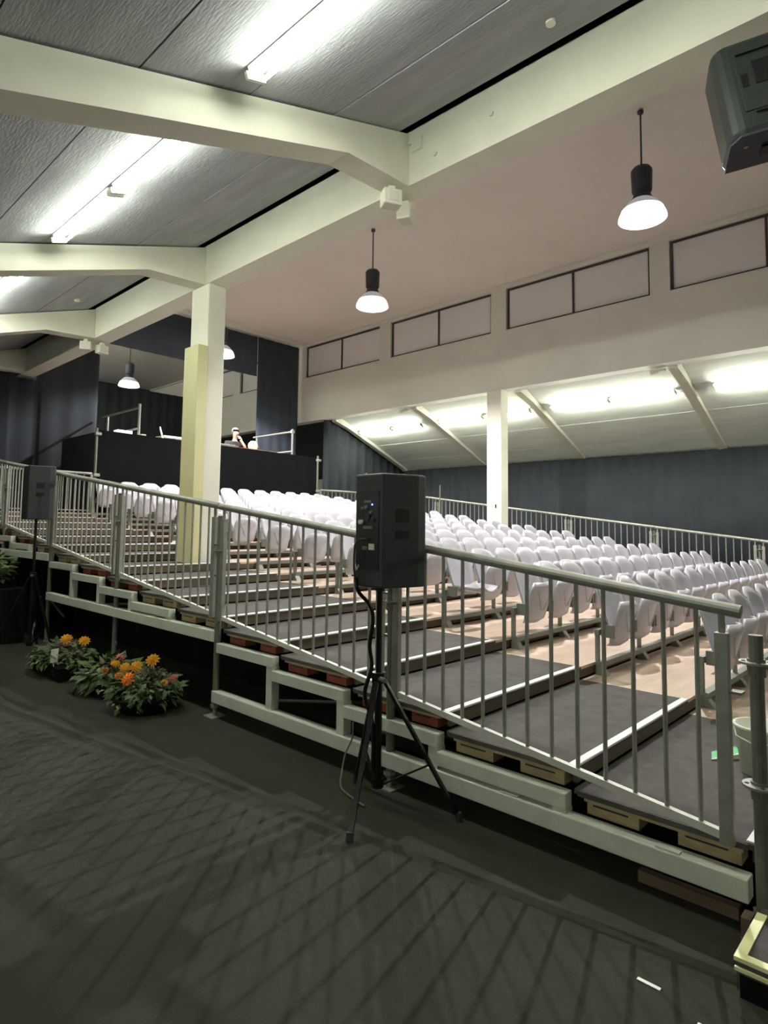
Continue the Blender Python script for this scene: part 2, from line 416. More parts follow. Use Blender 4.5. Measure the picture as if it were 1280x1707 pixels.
# side frames of the stand (near side): one per four metre bay
def side_frame(b, x_r, z_b, label):
    t = thing('side_frame', label, 'frame', (x_r, YN, z_b), 0, 'stepped aluminium frames along the near side')
    L = 3.96
    obj('bottom_beam', MB().box(-L, 0, -.04, .04, 0, .094), M['alu'], t, bevel=.006)
    for i in range(1, 5):
        xa, xb = -.79*i-.03, -.79*(i+1)
        if i == 4: xb = -L+.035
        zt = .094+.098*i
        obj('step_beam', MB().box(xb+.0, xa+.035, -.03, .04, zt-.078, zt), M['alu'], t, bevel=.005)
        obj('upright', MB().box(xa-.035, xa+.035, -.025, .045, .094, zt-.078 if i > 1 else zt-.078), M['alu'], t)
    obj('lug', MB().box(-1.15, -1.05, -.036, .0, .094, .102), M['alu'], t)
    obj('lug', MB().box(-.36, -.26, -.036, .0, .094, .102), M['alu'], t)
    return t
fr_lab = ['stepped aluminium frame at the foot of the stand behind the tripod', 'stepped aluminium frame above the flower planters', 'farthest stepped frame behind the left loudspeaker']
for b in range(3):
    side_frame(b, -.685-3.96*b, .121+.49*b, fr_lab[b])

# scaffold posts on the near side
def post(x, y, z0, z1, label, group, rings=(), jack=True, r=.027):
    t = thing('scaffold_post', label, 'post', (x, y, z0), 0, group)
    h = z1-z0
    obj('pole', MB().tube((0,0,.06 if jack else 0), (0,0,h), r, 14), M['galv_dark'], t, smooth=False)
    if jack:
        obj('base_jack', MB().box(-.07, .07, -.07, .07, 0, .008).tube((0,0,.008), (0,0,.12), .017, 8), M['galv'], t)
        obj('jack_nut', MB().tube((0,0,.075), (0,0,.10), .04, 8), M['galv'], t)
    for rz in rings:
        ro = obj('rosette', MB().tube((0,0,rz-z0), (0,0,rz-z0+.009), .064, 20), M['galv'], t)
        obj('collar', MB().tube((0,0,rz-z0-.05), (0,0,rz-z0+.02), r+.007, 14), M['galv_dark'], t)
        for q in range(4):
            an = q*PI/2+.4
            obj('rosette_hole', MB().tube((math.cos(an)*.047, math.sin(an)*.047, rz-z0+.0088), (math.cos(an)*.047, math.sin(an)*.047, rz-z0+.0105), .009, 8), M['dark'], ro)
    return t
NP = [-.640, -2.652, -4.64, -6.62, -8.61, -10.59]
plab2 = ['thick front scaffold post with rosettes at the foot of the railing', 'scaffold post hidden mostly by the tripod loudspeaker', 'scaffold post between the second and third railing panels',
         'scaffold post between the third and fourth railing panels', 'scaffold post right of the left loudspeaker', 'scaffold post at the left picture edge behind the loudspeaker']
for i, x in enumerate(NP):
    zt = NZ(x)+.86
    post(x, YN+.0 if i else YN-.0, 0, zt, plab2[i], 'scaffold posts of the near railing', rings=(zt-.115, zt-.60) if i == 0 else (zt-.3,))

# railing panels
def rail_panel(name, label, group, L=1.985, bars=13, s=.124):
    t = thing(name, label, 'railing', (0,0,0), 0, group)
    rise = s*L
    H = .94
    obj('handrail', MB().tube((.01,0,H), (-L+.02,0,H+rise-.003), .028, 14), M['galv'], t, smooth=False)
    obj('bottom_rail', MB().bar((-.09,0,.012+s*.09), (-L+.10,0,.012+rise-s*.10), .03, .034), M['railbar'], t)
    for i in range(bars):
        xx = -.165-.13*i*(L-.33)/(.13*(bars-1))
        z = -xx*s
        obj('baluster', MB().tube((xx,0,z+.03), (xx,0,z+H-.02), .0105, 6), M['galv'], t)
    for xx in (-.065, -L+.075):
        z = -xx*s
        obj('stile', MB().box(xx-.027, xx+.027, -.019, .019, z-.02, z+H-.10), M['galv'], t, bevel=.004)
        obj('stub', MB().tube((xx,0,z+H-.10), (xx,0,z+H-.02), .014, 8), M['galv'], t)
    sgn = -1
    obj('clamp', MB().box(-.035, .010, -.026, .026, H-.335, H-.325), M['galv_dark'], t)
    obj('clamp', MB().box(-L-.010, -L+.045, -.026, .026, H+rise-.60, H+rise-.585), M['galv_dark'], t)
    return t
base = rail_panel('railing_panel', 'lowest railing panel at the front right of the near aisle', 'railing panels of the near side')
# nested handrail overshoot of first panel
base.location = (-.70, YN, NZ(-.70))
nlab = ['second near railing panel, running left from behind the black loudspeaker', 'third near railing panel, in front of the left column',
        'fourth near railing panel, ending beside the left loudspeaker', 'fifth near railing panel behind the left loudspeaker', 'last near railing panel at the left edge']
for i in range(5):
    x = -.70-1.985*(i+1)
    dup(base, (x, YN, NZ(x)), nlab[i])
flab = ['far railing panel at the right picture edge', 'second far railing panel from the right', 'third far railing panel, right of the right column', 'far railing panel just behind the right column',
        'far railing panel right of the black loudspeaker', 'highest far railing panel behind the black loudspeaker']
for i in range(6):
    x = -.93-1.985*i
    dup(base, (x, YF, NZ(x)-.12), flab[i], 'railing panels of the far side')
    zt = NZ(x)+.74
    if i: post(x+.01, YF, 0, zt, ['', 'rightmost scaffold post along the far railing', 'far scaffold post left of the rightmost one', 'far scaffold post nearest the right column on its right', 'far scaffold post between right column and black loudspeaker', 'far scaffold post hidden behind the black loudspeaker'][i], 'scaffold posts of the far railing', rings=(zt-.1,), jack=False, r=.024)
# level railings across the top of both aisles
def level_panel(label, x, y0, y1, z):
    t = thing('railing_panel', label, 'railing', (x-.03, y0, z+.002), 0, 'level railings at the top of the aisles')
    L = y1-y0
    obj('handrail', MB().tube((0,0,.78), (0,L,.78), .026, 10), M['galv'], t)
    obj('bottom_rail', MB().bar((0,0,.05), (0,L,.05), .034, .02), M['galv'], t)
    n = int(L/.14)
    for i in range(1, n): obj('baluster', MB().tube((0,L*i/n,.05), (0,L*i/n,.77), .009, 6), M['galv'], t)
    for yy in (.0, L): obj('stile', MB().box(-.02, .02, yy-.022, yy+.022, 0, .76), M['galv'], t)
level_panel('level railing across the top of the near aisle', -12.55, 2.95, 4.93, ZK(15))
level_panel('level railing across the top of the far aisle', -12.55, 10.9, 13.7, ZK(15)-.02)
tp = [(-12.6, 5.0, 1.8, 3.5, 'tall scaffold post at the left corner of the booth'), (-12.6, 10.82, 1.8, 3.47, 'tall scaffold post at the right corner of the booth'),
      (-12.6, 12.68, 1.8, 3.15, 'thin tall post left of the black loudspeaker'), (-10.7, 13.72, 1.5, 2.78, 'thin tall post right of the black loudspeaker')]
for x, y, z0, z1, lb in tp:
    t = post(x, y, z0, z1, lb, None, jack=False, r=.026 if z1 > 3.2 else .02)
    if z1 > 3.2:
        for zz in (z1-.12, z1-.95): obj('coupler', MB().box(-.03, .06, -.04, .08, zz-z0-.03, zz-z0+.03), M['galv'], t, bevel=.01)

# ------------------------------------------------------------------ seats
def shell(f, nu, nv, th):
    """grid surface from f(u, v) -> (x, y, z), thickened along x"""
    vs = []; fs = []
    for j in range(nv+1):
        for i in range(nu+1):
            vs.append(f(-1+2*i/nu, j/nv))
    n = len(vs)
    vs2 = [(x-th, y, z) for x, y, z in vs]
    idx = lambda i, j: j*(nu+1)+i
    for j in range(nv):
        for i in range(nu):
            a, b, c, d = idx(i, j), idx(i+1, j), idx(i+1, j+1), idx(i, j+1)
            fs.append((a, b, c, d)); fs.append((a+n, d+n, c+n, b+n))
    ring = [idx(i, 0) for i in range(nu+1)]+[idx(nu, j) for j in range(1, nv+1)]+[idx(i, nv) for i in range(nu-1, -1, -1)]+[idx(0, j) for j in range(nv-1, 0, -1)]
    for a, b in zip(ring, ring[1:]+ring[:1]): fs.append((a, a+n, b+n, b))
    return MB().add(vs+vs2, fs)
def back_f(u, v):
    hw = .172+.036*min(1, v*1.7)
    a = abs(u)
    z = .30+.46*v
    if v > .75:            # squarish top with rounded corners
        q = (v-.75)/.25
        hw *= 1-.16*q*q
        z -= .052*q*a**4
    x = .075-.115*v+.05*u*u*(1-.3*v)-(.022 if v > .97 else 0)
    return (x, u*hw, z)
def pan_f(u, v):   # folded up seat pan, underside facing forward
    z = .215+.375*v
    if v < .35: hw = .11+.08*math.sqrt(max(0, 1-((.35-v)/.35)**2))
    elif v > .7: hw = .19*math.sqrt(max(0, 1-((v-.7)/.36)**2.6))
    else: hw = .19
    x = .15+.10*v-.05*u*u-.03*math.sin(v*PI)*0
    if v > .93: x -= .02
    if v < .08: x -= .04*(1-v/.08)
    return (x, u*hw, z)
seat_mesh = shell(back_f, 8, 9, .014).mesh('backrest', M['seat'], True)
pan_mesh = shell(pan_f, 8, 10, .022).mesh('seat_pan', M['seat'], True)
rib_l = MB().bar((.212,-.105,.50), (.186,-.015,.335), .008, .014).mesh('rib', M['seat'])
rib_r = MB().bar((.212,.105,.50), (.186,.015,.335), .008, .014).mesh('rib', M['seat'])
brk = MB().box(.041, .15, -.215, -.198, .30, .40).box(.041, .15, .198, .215, .30, .40).box(.041, .045, -.2, .2, .33, .345).mesh('hinge_bracket', M['seatframe'])
lip = MB().path([(.232,-.13,.555),(.24,-.07,.582),(.243,0,.59),(.24,.07,.582),(.232,.13,.555)], .011, 6).mesh('front_lip', M['seat'], True)
def seat_pan_open_mesh():
    def f(u, v):
        x, y, z = pan_f(u, v)
        # rotate about the hinge at (.15, .345) so the pan lies level
        a = -math.radians(78); dx, dz = x-.15, z-.36
        return (.185+dx*math.cos(a)-dz*math.sin(a), y, .36+dx*math.sin(a)+dz*math.cos(a)+.02)
    vs = shell(f, 8, 10, .0001)
    vs.v = [(x, y, z if i < len(vs.v)//2 else z+.022) for i, (x, y, z) in enumerate(vs.v)]
    return vs.mesh('seat_pan', M['seat'], True)
def make_seat():
    t = thing('tip_up_seat', '', 'seat', (0,0,0), 0, 'pale grey tip-up seats on the stand')
    obj('backrest', seat_mesh, None, t)
    p = obj('seat_pan', pan_mesh, None, t)
    obj('rib', rib_l, None, p); obj('rib', rib_r, None, p)
    obj('hinge_bracket', brk, None, t)
    return t
seat0 = make_seat(); used = False
NS = 13; Y0S = 5.20; PITCH = .47
def rowname(k): return 'front' if k == 1 else ('back' if k == 15 else ORD[k])
for k in range(1, 16):
    x, z = XK(k), ZK(k-1)
    for i in range(NS):
        lb = 'pale grey seat, %s from the near aisle in the %s row' % (ORD[i+1], rowname(k))
        if i == NS-1: lb = 'pale grey seat at the far aisle end of the %s row' % rowname(k)
        if k == 4 and i == 0: lb = 'pale grey seat folded down flat at the near end of the fourth row'
        y = Y0S+PITCH*i
        if not used: s = seat0; s.location = (x, y, z); s['label'] = lb; used = True
        else: s = dup(seat0, (x, y, z), lb)
        if k == 4 and i == 0:
            for ch in list(s.children):
                if ch.name.startswith('seat_pan'):
                    ch.data = seat_pan_open_mesh()
                    for g in list(ch.children): bpy.data.objects.remove(g)
# seat carriers: one per row, bolted to the stand
for k in range(1, 16):
    x, zl, zu = XK(k), ZK(k-1), ZK(k)
    L = YB-4.95-.08
    c = sp('seat_carrier', MB().box(.008, .066, 0, L, .062, .105).box(.006, .040, -.01, L, .315, .362), M['seatframe'])
    c.location = (x, 4.95, zl)
    for j in range(8):
        yy = .02+j*.885
        obj('leg', MB().box(.004, .030, yy-.02, yy+.02, .105, .315 if j else .314), M['seatframe'], c)
        obj('foot', MB().prism([(.012, .062), (.064, .062), (.11, .0), (.012, .0)], 'y', yy-.035, yy+.035), M['seatframe'], c)

# ------------------------------------------------------------------ control booth
booth = thing('control_booth', 'raised black-clad sound booth behind the last row of seats', 'booth', (-13.6, 7.9, 0))
def bp(name, mb, m, **k):
    o = obj(name, mb, m, booth, **k); o.matrix_parent_inverse = Matrix.Translation((13.6, -7.9, 0)); return o
bp('front_cloth', drape(((-12.72, 5.05), (-12.72, 10.95)), lambda s: .01, lambda s: 3.485-.008*s, amp=.008, wave=.6), M['blackcloth'], smooth=True)
bp('side_cloth', MB().box(-14.6, -12.74, 5.05, 5.07, 0, 3.44), M['curtain'])
bp('side_cloth', MB().box(-14.6, -12.74, 10.93, 10.95, 0, 3.4), M['blackcloth'])
for xx in (-14.5, -13.0):
    for yy in (5.2, 8.0, 10.8): bp('support_post', MB().tube((xx, yy, 0), (xx, yy, 2.62), .03, 8), M['galv'])
bp('deck', MB().box(-14.7, -12.74, 5.08, 10.92, 2.62, 2.68), M['ply'])
bp('table_top', MB().box(-13.45, -12.74, 5.9, 9.55, 3.43, 3.47), M['tan'])
for yy in (6.0, 7.7, 9.4): bp('table_leg', MB().box(-13.2, -13.15, yy, yy+.05, 2.68, 3.43), M['blackpaint'])
g = thing('booth_guard_rail', 'scaffold tube guard rail at the right end of the booth', 'railing', (-12.80, 10.1, 2.68))
obj('post', MB().tube((0,0,0), (0,0,1.45), .026, 10), M['galv'], g); obj('post', MB().tube((-1.6,0,0), (-1.6,0,1.4), .022, 10), M['galv'], g)
obj('rail', MB().tube((.02,0,1.38), (-1.75,0,1.38), .024, 10), M['galv'], g); obj('rail', MB().tube((.02,0,.86), (-1.75,0,.86), .022, 10), M['galv'], g)
obj('coupler', MB().box(-.04, .04, -.04, .04, 1.34, 1.42), M['galv'], g)
g = thing('booth_guard_rail', 'scaffold tube guard rail at the left end of the booth', 'railing', (-12.80, 5.95, 2.68))
obj('post', MB().tube((0,0,0), (0,0,1.48), .028, 10), M['galv'], g); obj('post', MB().tube((-1.6,0,0), (-1.6,0,1.4), .026, 10), M['galv'], g)
obj('rail', MB().tube((.02,0,1.40), (-1.9,0,1.40), .022, 10), M['galv_dark'], g); obj('rail', MB().tube((.02,0,.95), (-1.9,0,.95), .02, 10), M['galv'], g)
t = thing('lit_device', 'small white lit device on the left end of the booth table', 'device', (-12.95, 5.72, 3.47))
obj('case', MB().box(-.1, .1, -.2, .12, 0, .09), M['screen'], t, bevel=.01); obj('foot', MB().box(-.06, .06, .34, .44, -.01, .06), M['white'], t)
obj('shelf', MB().box(-.2, .15, -.3, .5, -.04, -.012), M['tan'], t)
t = thing('laptop', 'open laptop seen edge-on on the booth table', 'laptop', (-13.0, 6.62, 3.47), math.radians(-27))
obj('keyboard_base', MB().box(-.17, .17, -.0, .25, 0, .02), M['grey'], t)
s = MB(); s.hexa([(-.17,-.02,.02),(.17,-.02,.02),(.17,0,.02),(-.17,0,.02),(-.17,-.09,.27),(.17,-.09,.27),(.17,-.07,.27),(-.17,-.07,.27)])
obj('screen', s, M['screen'], t)
t = thing('mixing_desk', 'low grey mixing desk lying along the booth table', 'mixer', (-13.05, 8.05, 3.47))
obj('body', MB().hexa([(-.3,-.4,0),(.25,-.4,0),(.25,.4,0),(-.3,.4,0),(-.3,-.4,.11),(.25,-.4,.04),(.25,.4,.04),(-.3,.4,.11)]), M['grey'], t)
obj('fader_strip', MB().hexa([(-.1,-.35,.086),(.2,-.35,.048),(.2,.35,.048),(-.1,.35,.086),(-.1,-.35,.1),(.2,-.35,.06),(.2,.35,.06),(-.1,.35,.1)]), M['label'], t)

def smooth_pts(P, n=6):
    P = [Vector(p) for p in P]; Q = [P[0]]+P+[P[-1]]; out = []
    for a, b, c, d in zip(Q, Q[1:], Q[2:], Q[3:]):
        for i in range(n):
            t = i/n; out.append(.5*((2*b)+(c-a)*t+(2*a-5*b+4*c-d)*t*t+(3*b-a-3*c+d)*t**3))
    return out+[P[-1]]
def skin_obj(name, joints, edges, m, parent, sub=2):
    me = bpy.data.meshes.new(name); me.from_pydata([j[:3] for j in joints], edges, [])
    o = bpy.data.objects.new(name, me); COL.objects.link(o); o.parent = parent
    me.materials.append(m)
    md = o.modifiers.new('skin', 'SKIN'); md.use_smooth_shade = True
    for v, j in zip(me.skin_vertices[0].data, joints): v.radius = (j[3], j[4] if len(j) > 4 else j[3])
    me.skin_vertices[0].data[0].use_root = True
    ss = o.modifiers.new('sub', 'SUBSURF'); ss.levels = 1; ss.render_levels = sub
    return o
def person(loc, label, hand_up=True):
    t = thing('person', label, 'person', loc, 0)
    # facing +x, seated; origin at the seat surface on the deck
    J = [(0,0,.55,.13,.15), (0,0,.72,.13,.15), (.02,0,.95,.12,.17), (.03,0,1.08,.06,.07), (.05,0,1.16,.055), (.07,0,1.24,.085,.08), (.075,0,1.34,.09,.08),
         (.03,.17,1.00,.06), (.17,.24,.82,.05), (.32,.12,.92,.035), (.24,.03,1.10,.035),
         (.03,-.17,1.00,.06), (.12,-.27,.80,.05), (.34,-.22,.80,.035), (.42,-.20,.80,.03),
         (.02,.10,.52,.09), (.42,.12,.50,.07), (.42,.12,.08,.05), (.55,.12,.04,.04),
         (.02,-.10,.52,.09), (.42,-.12,.50,.07), (.42,-.12,.08,.05), (.55,-.12,.04,.04)]
    E = [(0,1),(1,2),(2,3),(3,4),(4,5),(5,6),(2,7),(7,8),(8,9),(9,10),(2,11),(11,12),(12,13),(13,14),(0,15),(15,16),(16,17),(17,18),(0,19),(19,20),(20,21),(21,22)]
    skin_obj('body', J, E, M['skin'], t)
    Jj = [(0,0,.55,.16,.18), (0,0,.72,.15,.175), (.02,0,.95,.145,.19), (.03,0,1.06,.09,.10), (.03,.18,1.00,.085), (.17,.25,.82,.07), (.28,.15,.89,.055), (.03,-.18,1.00,.085), (.12,-.28,.80,.07), (.30,-.23,.80,.055)]
    skin_obj('jacket', Jj, [(0,1),(1,2),(2,3),(2,4),(4,5),(5,6),(2,7),(7,8),(8,9)], M['jacket'], t)
    Jt = [(0,0,.52,.15,.17), (.02,.10,.52,.11), (.42,.12,.50,.09), (.42,.12,.12,.07), (.02,-.10,.52,.11), (.42,-.12,.50,.09), (.42,-.12,.12,.07)]
    skin_obj('trousers', Jt, [(0,1),(1,2),(2,3),(0,4),(4,5),(5,6)], M['jacket'], t)
    bm = bmesh.new(); bmesh.ops.create_uvsphere(bm, u_segments=16, v_segments=10, radius=1, matrix=Matrix.Translation((.045,0,1.335)) @ Matrix.Diagonal((.105,.098,.10,1)))
    bmesh.ops.delete(bm, geom=[v for v in bm.verts if v.co.x > .10 and v.co.z < 1.36], context='VERTS')
    me = bpy.data.meshes.new('hair'); bm.to_mesh(me); bm.free(); me.materials.append(M['hair'])
    obj('hair', me, None, t)
    fc = MB().tube((.155,0,1.30), (.185,0,1.265), .012, 6, .016)
    obj('nose', fc, M['skin'], t)
    eb = MB().box(.156,.162,-.042,-.026,1.308,1.314).box(.156,.162,.026,.042,1.308,1.314).box(.155,.161,-.02,.02,1.228,1.232)
    obj('face_detail', eb, M['jacket'], t)
    # fingers of the raised hand
    for q in range(4):
        obj('finger', MB().path([(.235,.055-.022*q,1.12), (.215,.05-.02*q,1.165), (.185,.045-.018*q,1.19)], .0095, 6), M['skin'], t)
    obj('thumb', MB().path([(.25,.07,1.09), (.21,.085,1.13), (.17,.08,1.16)], .011, 6), M['skin'], t)
    st = thing('stool', 'stool the person at the booth sits on', 'stool', (loc[0]-.02, loc[1], loc[2]))
    obj('seat', MB().tube((0,0,.33), (0,0,.37), .19, 16), M['blackpaint'], st)
    for a, b in ((1,1),(1,-1),(-1,1),(-1,-1)): obj('leg', MB().tube((a*.12,b*.12,.33), (a*.18,b*.18,0), .014, 6), M['blackpaint'], st)
    return t
person((-13.72, 8.92, 2.68), 'person in dark clothing sitting at the booth, hand held to face')
t = thing('desk_lamp_globe', 'round white object on the booth table right of the person', 'device', (-13.1, 9.08, 3.47))
obj('globe', MB().lathe([(0,.26),(.06,.25),(.115,.19),(.13,.12),(.11,.05),(.05,.0),(0,0)], n=16), M['white'], t, smooth=True)
obj('knob', MB().tube((0,.1,.1), (0,.17,.1), .03, 8), M['grey'], t)
t = thing('equipment_case', 'pale low equipment case behind the booth table', 'case', (-14.2, 7.9, 2.68))
obj('box', MB().box(-.2, .2, -.75, .75, 0, 1.0), M['beige'], t, bevel=.01); obj('lid', MB().box(-.22, .22, -.77, .77, 1.0, 1.05), M['wallpaint'], t)

# ------------------------------------------------------------------ loudspeaker on tripod
def cabinet(t, rear_w, front_w, dep, h, m_box, m_panel, detail=True):
    """origin at the bottom centre of the cabinet; rear towards -y, front towards +y"""
    a, b, d = rear_w/2, front_w/2, dep/2
    poly = [(-a, -d), (a, -d), (b, d*.55), (b, d), (-b, d), (-b, d*.55)]
    obj('cabinet', MB().prism(poly, 'z', 0, h), m_box, t, bevel=.012)
    gr = [(-b+.02, d+.001), (b-.02, d+.001), (b-.03, d+.012), (-b+.03, d+.012)]
    obj('grille', MB().prism(gr, 'z', .03, h-.03), m_panel, t)
    # handles: recessed cups on both slanted sides
    sx, sy = (b-a), (d*1.55); L = math.hypot(sx, sy); nx, ny = sy/L, -sx/L
    for s in (1, -1):
        for zc, zh in ((.415, .075), (.305, .045)):
            c0 = Vector((s*(a+sx*.55), -d+sy*.55, zc)); tdir = Vector((s*sx/L, sy/L, 0)); nn = Vector((s*nx, ny, 0))
            hw = .045
            mb = MB(); pts = []
            for zz in (zc-zh/2, zc+zh/2):
                for ss, dd in ((-1, .0005), (1, .0005), (1, .003), (-1, .003)):
                    p = c0+tdir*hw*ss+nn*dd; pts.append((p.x, p.y, zz))
            mb.hexa(pts); obj('handle_recess', mb, M['panelblack'], t, bevel=.001)
    if detail:
        p = obj('rear_panel', MB().box(-a+.015, a-.025, -d-.004, -d, .10, h-.10), M['panelblack'], t)
        yy = -d-.004
        def kn(x, z, r, m, l=.014): obj('knob', MB().tube((x, yy, z), (x, yy-l, z), r, 10), m, p)
        kn(-.01, .46, .012, M['grey']); kn(-.04, .455, .009, M['grey']); kn(.03, .43, .009, M['grey']); kn(-.05, .375, .014, M['label'], .02)
        obj('slot', MB().box(-.03, .03, yy-.006, yy, .485, .50), M['grey'], p)
        obj('slot', MB().box(-.035, .04, yy-.006, yy, .335, .352), M['grey'], p)
        obj('socket', MB().tube((-.0, yy, .405), (-.0, yy-.01, .405), .022, 12), M['black'], p)
        obj('socket', MB().tube((.045, yy, .39), (.045, yy-.01, .39), .014, 12), M['black'], p)
        obj('rating_label', MB().box(.01, .055, yy-.003, yy, .215, .25), M['label'], p)
        obj('power_inlet', MB().box(-.04, 0, yy-.008, yy, .215, .235), M['grey'], p)
        obj('cable_loop', MB().path([(.01,yy-.02,.28), (-.03,yy-.04,.275), (-.06,yy-.045,.24), (-.065,yy-.045,.18), (-.07,yy-.04,.10), (-.06,yy-.03,.0)], .006, 6), M['black'], p)
        obj('led', MB().tube((.035, yy, .475), (.035, yy-.004, .475), .005, 8), M['led'], p)
        obj('corner_mark', MB().bar((-a+.01,yy-.002,.13), (-a+.025,yy-.002,.095), .003, .009).bar((-a+.025,yy-.002,.095), (-a+.04,yy-.002,.125), .003, .006), M['label'], t)
def tripod(name, label, loc, rz, hz, yoke, feet, group=None, spread_z=.0):
    t = thing(name, label, 'speaker stand', loc, rz, group)
    obj('pole', MB().tube((0,0,.10), (0,0,yoke+.02), .022, 12), M['blackpaint'], t, smooth=False)
    obj('upper_pole', MB().tube((0,0,yoke), (0,0,hz+.04), .0175, 12), M['blackpaint'], t)
    obj('collar', MB().tube((0,0,yoke-.03), (0,0,yoke+.03), .042, 12), M['blackpaint'], t)
    obj('knob', MB().tube((.03,-.02,yoke), (.10,-.05,yoke+.005), .014, 8), M['grey'], t)
    obj('lower_collar', MB().tube((0,0,.10), (0,0,.15), .036, 12), M['blackpaint'], t)
    for fx, fy in feet:
        d = Vector((fx, fy, 0)); n = d.normalized()*.04
        lg = obj('leg', MB().bar((n.x, n.y, yoke-.02), (fx, fy, .015), .026, .018), M['blackpaint'], t)
        k = .42
        mid = Vector((n.x, n.y, yoke-.02)).lerp(Vector((fx, fy, .015)), .62)
        obj('brace', MB().bar((n.x*.8, n.y*.8, .12), mid, .02, .008), M['blackpaint'], t)
        obj('rubber_foot', MB().tube((fx, fy, 0), (fx*.985, fy*.985, .045), .02, 8), M['black'], lg)
    return t
SX, SY = -2.515, 2.70
tr = tripod('speaker_stand', 'black tripod stand carrying the large loudspeaker beside the railing', (SX-.02, 2.68, 0), 0, 1.25, .72, [(.19,-.40), (.46,.17), (-.30,.12)])
# left tripod is behind; cabinet faces across the hall
t = thing('loudspeaker', 'large black loudspeaker on the tripod in front of the railing', 'loudspeaker', (SX, 2.74, 1.25), math.radians(-2))
t.location = (SX+.01, 2.70, 1.25)
cabinet(t, .225, .36, .30, .655, M['black'], M['panelblack'])
obj('pole_cup', MB().tube((-.03,-.02,-.03), (-.03,-.02,0), .03, 12), M['black'], t)
tag(obj('speaker_cable', MB().path(smooth_pts([(SX-.09,2.545,1.30), (SX-.08,2.56,1.22), (SX-.045,2.62,1.14), (SX-.04,2.645,1.05), (SX-.065,2.645,.9), (SX-.05,2.65,.78), (SX-.075,2.62,.62), (SX-.04,2.655,.45), (SX-.035,2.655,.2)]), .012, 6), M['blackpaint']),
    'thick black cable running from the large loudspeaker down its tripod', 'cable')
tag(obj('power_lead', MB().path(smooth_pts([(-2.93,2.862,.34), (-2.925,2.85,.24), (-2.955,2.82,.14), (-2.93,2.77,.05), (-2.84,2.68,.012), (-2.70,2.63,.010), (-2.56,2.60,.010)]), .006, 6), M['galv_dark']),
    'thin grey lead hanging from the frame to the tripod base', 'cable')

# second loudspeaker at the left edge
X2, Y2 = -8.36, 2.64
tripod('speaker_stand', 'black tripod stand under the loudspeaker at the left edge', (X2, Y2, 0), 0, 1.63, .95, [(-.1,-.42), (.38,.15), (-.36,.2)])
t = thing('loudspeaker', 'black loudspeaker at the left edge in front of the railing', 'loudspeaker', (X2, Y2, 1.63), 0)
cabinet(t, .22, .36, .28, .66, M['black'], M['panelblack'], detail=False)

# loudspeaker hung from the near beam at the top right
def Rm(a, b, c):
    return Matrix.Rotation(a, 3, 'Z') @ Matrix.Rotation(b, 3, 'X') @ Matrix.Rotation(c, 3, 'Y')
t = thing('hanging_loudspeaker', 'dark grey loudspeaker hung from the beam at the top right corner', 'loudspeaker', (-0.815, 4.1056, 4.1986))
t.rotation_mode = 'QUATERNION'; t.rotation_quaternion = Rm(0.37392332, -0.11192703, -0.13304459).to_quaternion()
w2, d2, h2 = .205, .165, .32
body = MB()
poly = [(-w2+.05, -d2), (w2-.05, -d2), (w2, -d2+.06), (w2, d2), (-w2, d2), (-w2, -d2+.06)]
obj('cabinet', MB().prism(poly, 'z', -h2, h2), M['greybox'], t, bevel=.035)
obj('bottom_plate', MB().prism([(-w2+.06, -d2+.01), (w2-.06, -d2+.01), (w2-.01, -d2+.07), (w2-.01, d2-.01), (-w2+.01, d2-.01), (-w2+.01, -d2+.07)], 'z', -h2-.006, -h2+.01), M['greyunder'], t)
obj('rear_panel', MB().box(-.10, .14, -d2-.006, -d2, -.18, .18), M['greybox'], t, bevel=.004)
obj('rear_ridge', MB().bar((-.09, -d2-.012, .21), (.10, -d2-.012, .21), .012, .01), M['greybox'], t)
obj('rear_ridge', MB().bar((-.05, -d2-.012, -.20), (.14, -d2-.012, -.20), .012, .01), M['greybox'], t)
obj('socket', MB().box(-.085, -.05, -d2-.009, -d2-.005, -.02, .07), M['panelblack'], t)
obj('input_plate', MB().box(-.02, .12, -d2-.012, -d2-.005, -.02, .14), M['panelblack'], t, bevel=.004)
obj('bottom_fitting', MB().box(-.02, .08, -.03, .05, -h2-.02, -h2-.006), M['panelblack'], t)
obj('bolt', MB().tube((-.11, -.06, -h2-.012), (-.11, -.06, -h2-.005), .012, 8), M['galv'], t)
obj('grille', MB().box(-w2+.03, w2-.03, d2, d2+.01, -h2+.03, h2-.03), M['panelblack'], t)
obj('bracket', MB().box(w2, w2+.03, .03, .10, -.05, h2+.33), M['blackpaint'], t)

# ------------------------------------------------------------------ small fixings on beams
def fitting(label, x, y, z, rz, dx=0):
    t = thing('emergency_light', label, 'light fitting', (x, y, z), rz)
    obj('box', MB().box(-.07, .07, -.09, .09, -.09, .06), M['paint'], t, bevel=.012)
    obj('lens', MB().box(.07, .078, -.05, .05, -.06, .03), M['wallpaint'], t, bevel=.003)
    obj('arm', MB().box(-.03, .03, -.03, .03, .06, .11), M['paint'], t)
    return t
fitting('white box fitting under the beam at the first cross beam', -3.80, 4.1, 4.69, -.5)
fitting('second white box fitting hanging right of the first at the beam joint', -3.86, 4.38, 4.67, .4)
fitting('white box fitting under the beam beside the third cross beam', -11.05, 4.12, 4.69, -.5)
fitting('second white box fitting beside the third cross beam', -11.0, 4.38, 4.67, .3)
def sm(name, label, cat, mb, m): return tag(obj(name, mb, m), label, cat)
sm('junction_box', 'small round junction box on the ceiling slab, top right', 'junction box', MB().tube((-1.97, 3.76, cl(3.76)-.03), (-1.97, 3.76, cl(3.76)+.01), .035, 14), M['paint'])
sm('junction_box', 'small round junction box on the ceiling between second and third cross beams', 'junction box', MB().tube((-10.1, 3.6, cl(3.6)-.03), (-10.1, 3.6, cl(3.6)+.01), .04, 12), M['paint'])
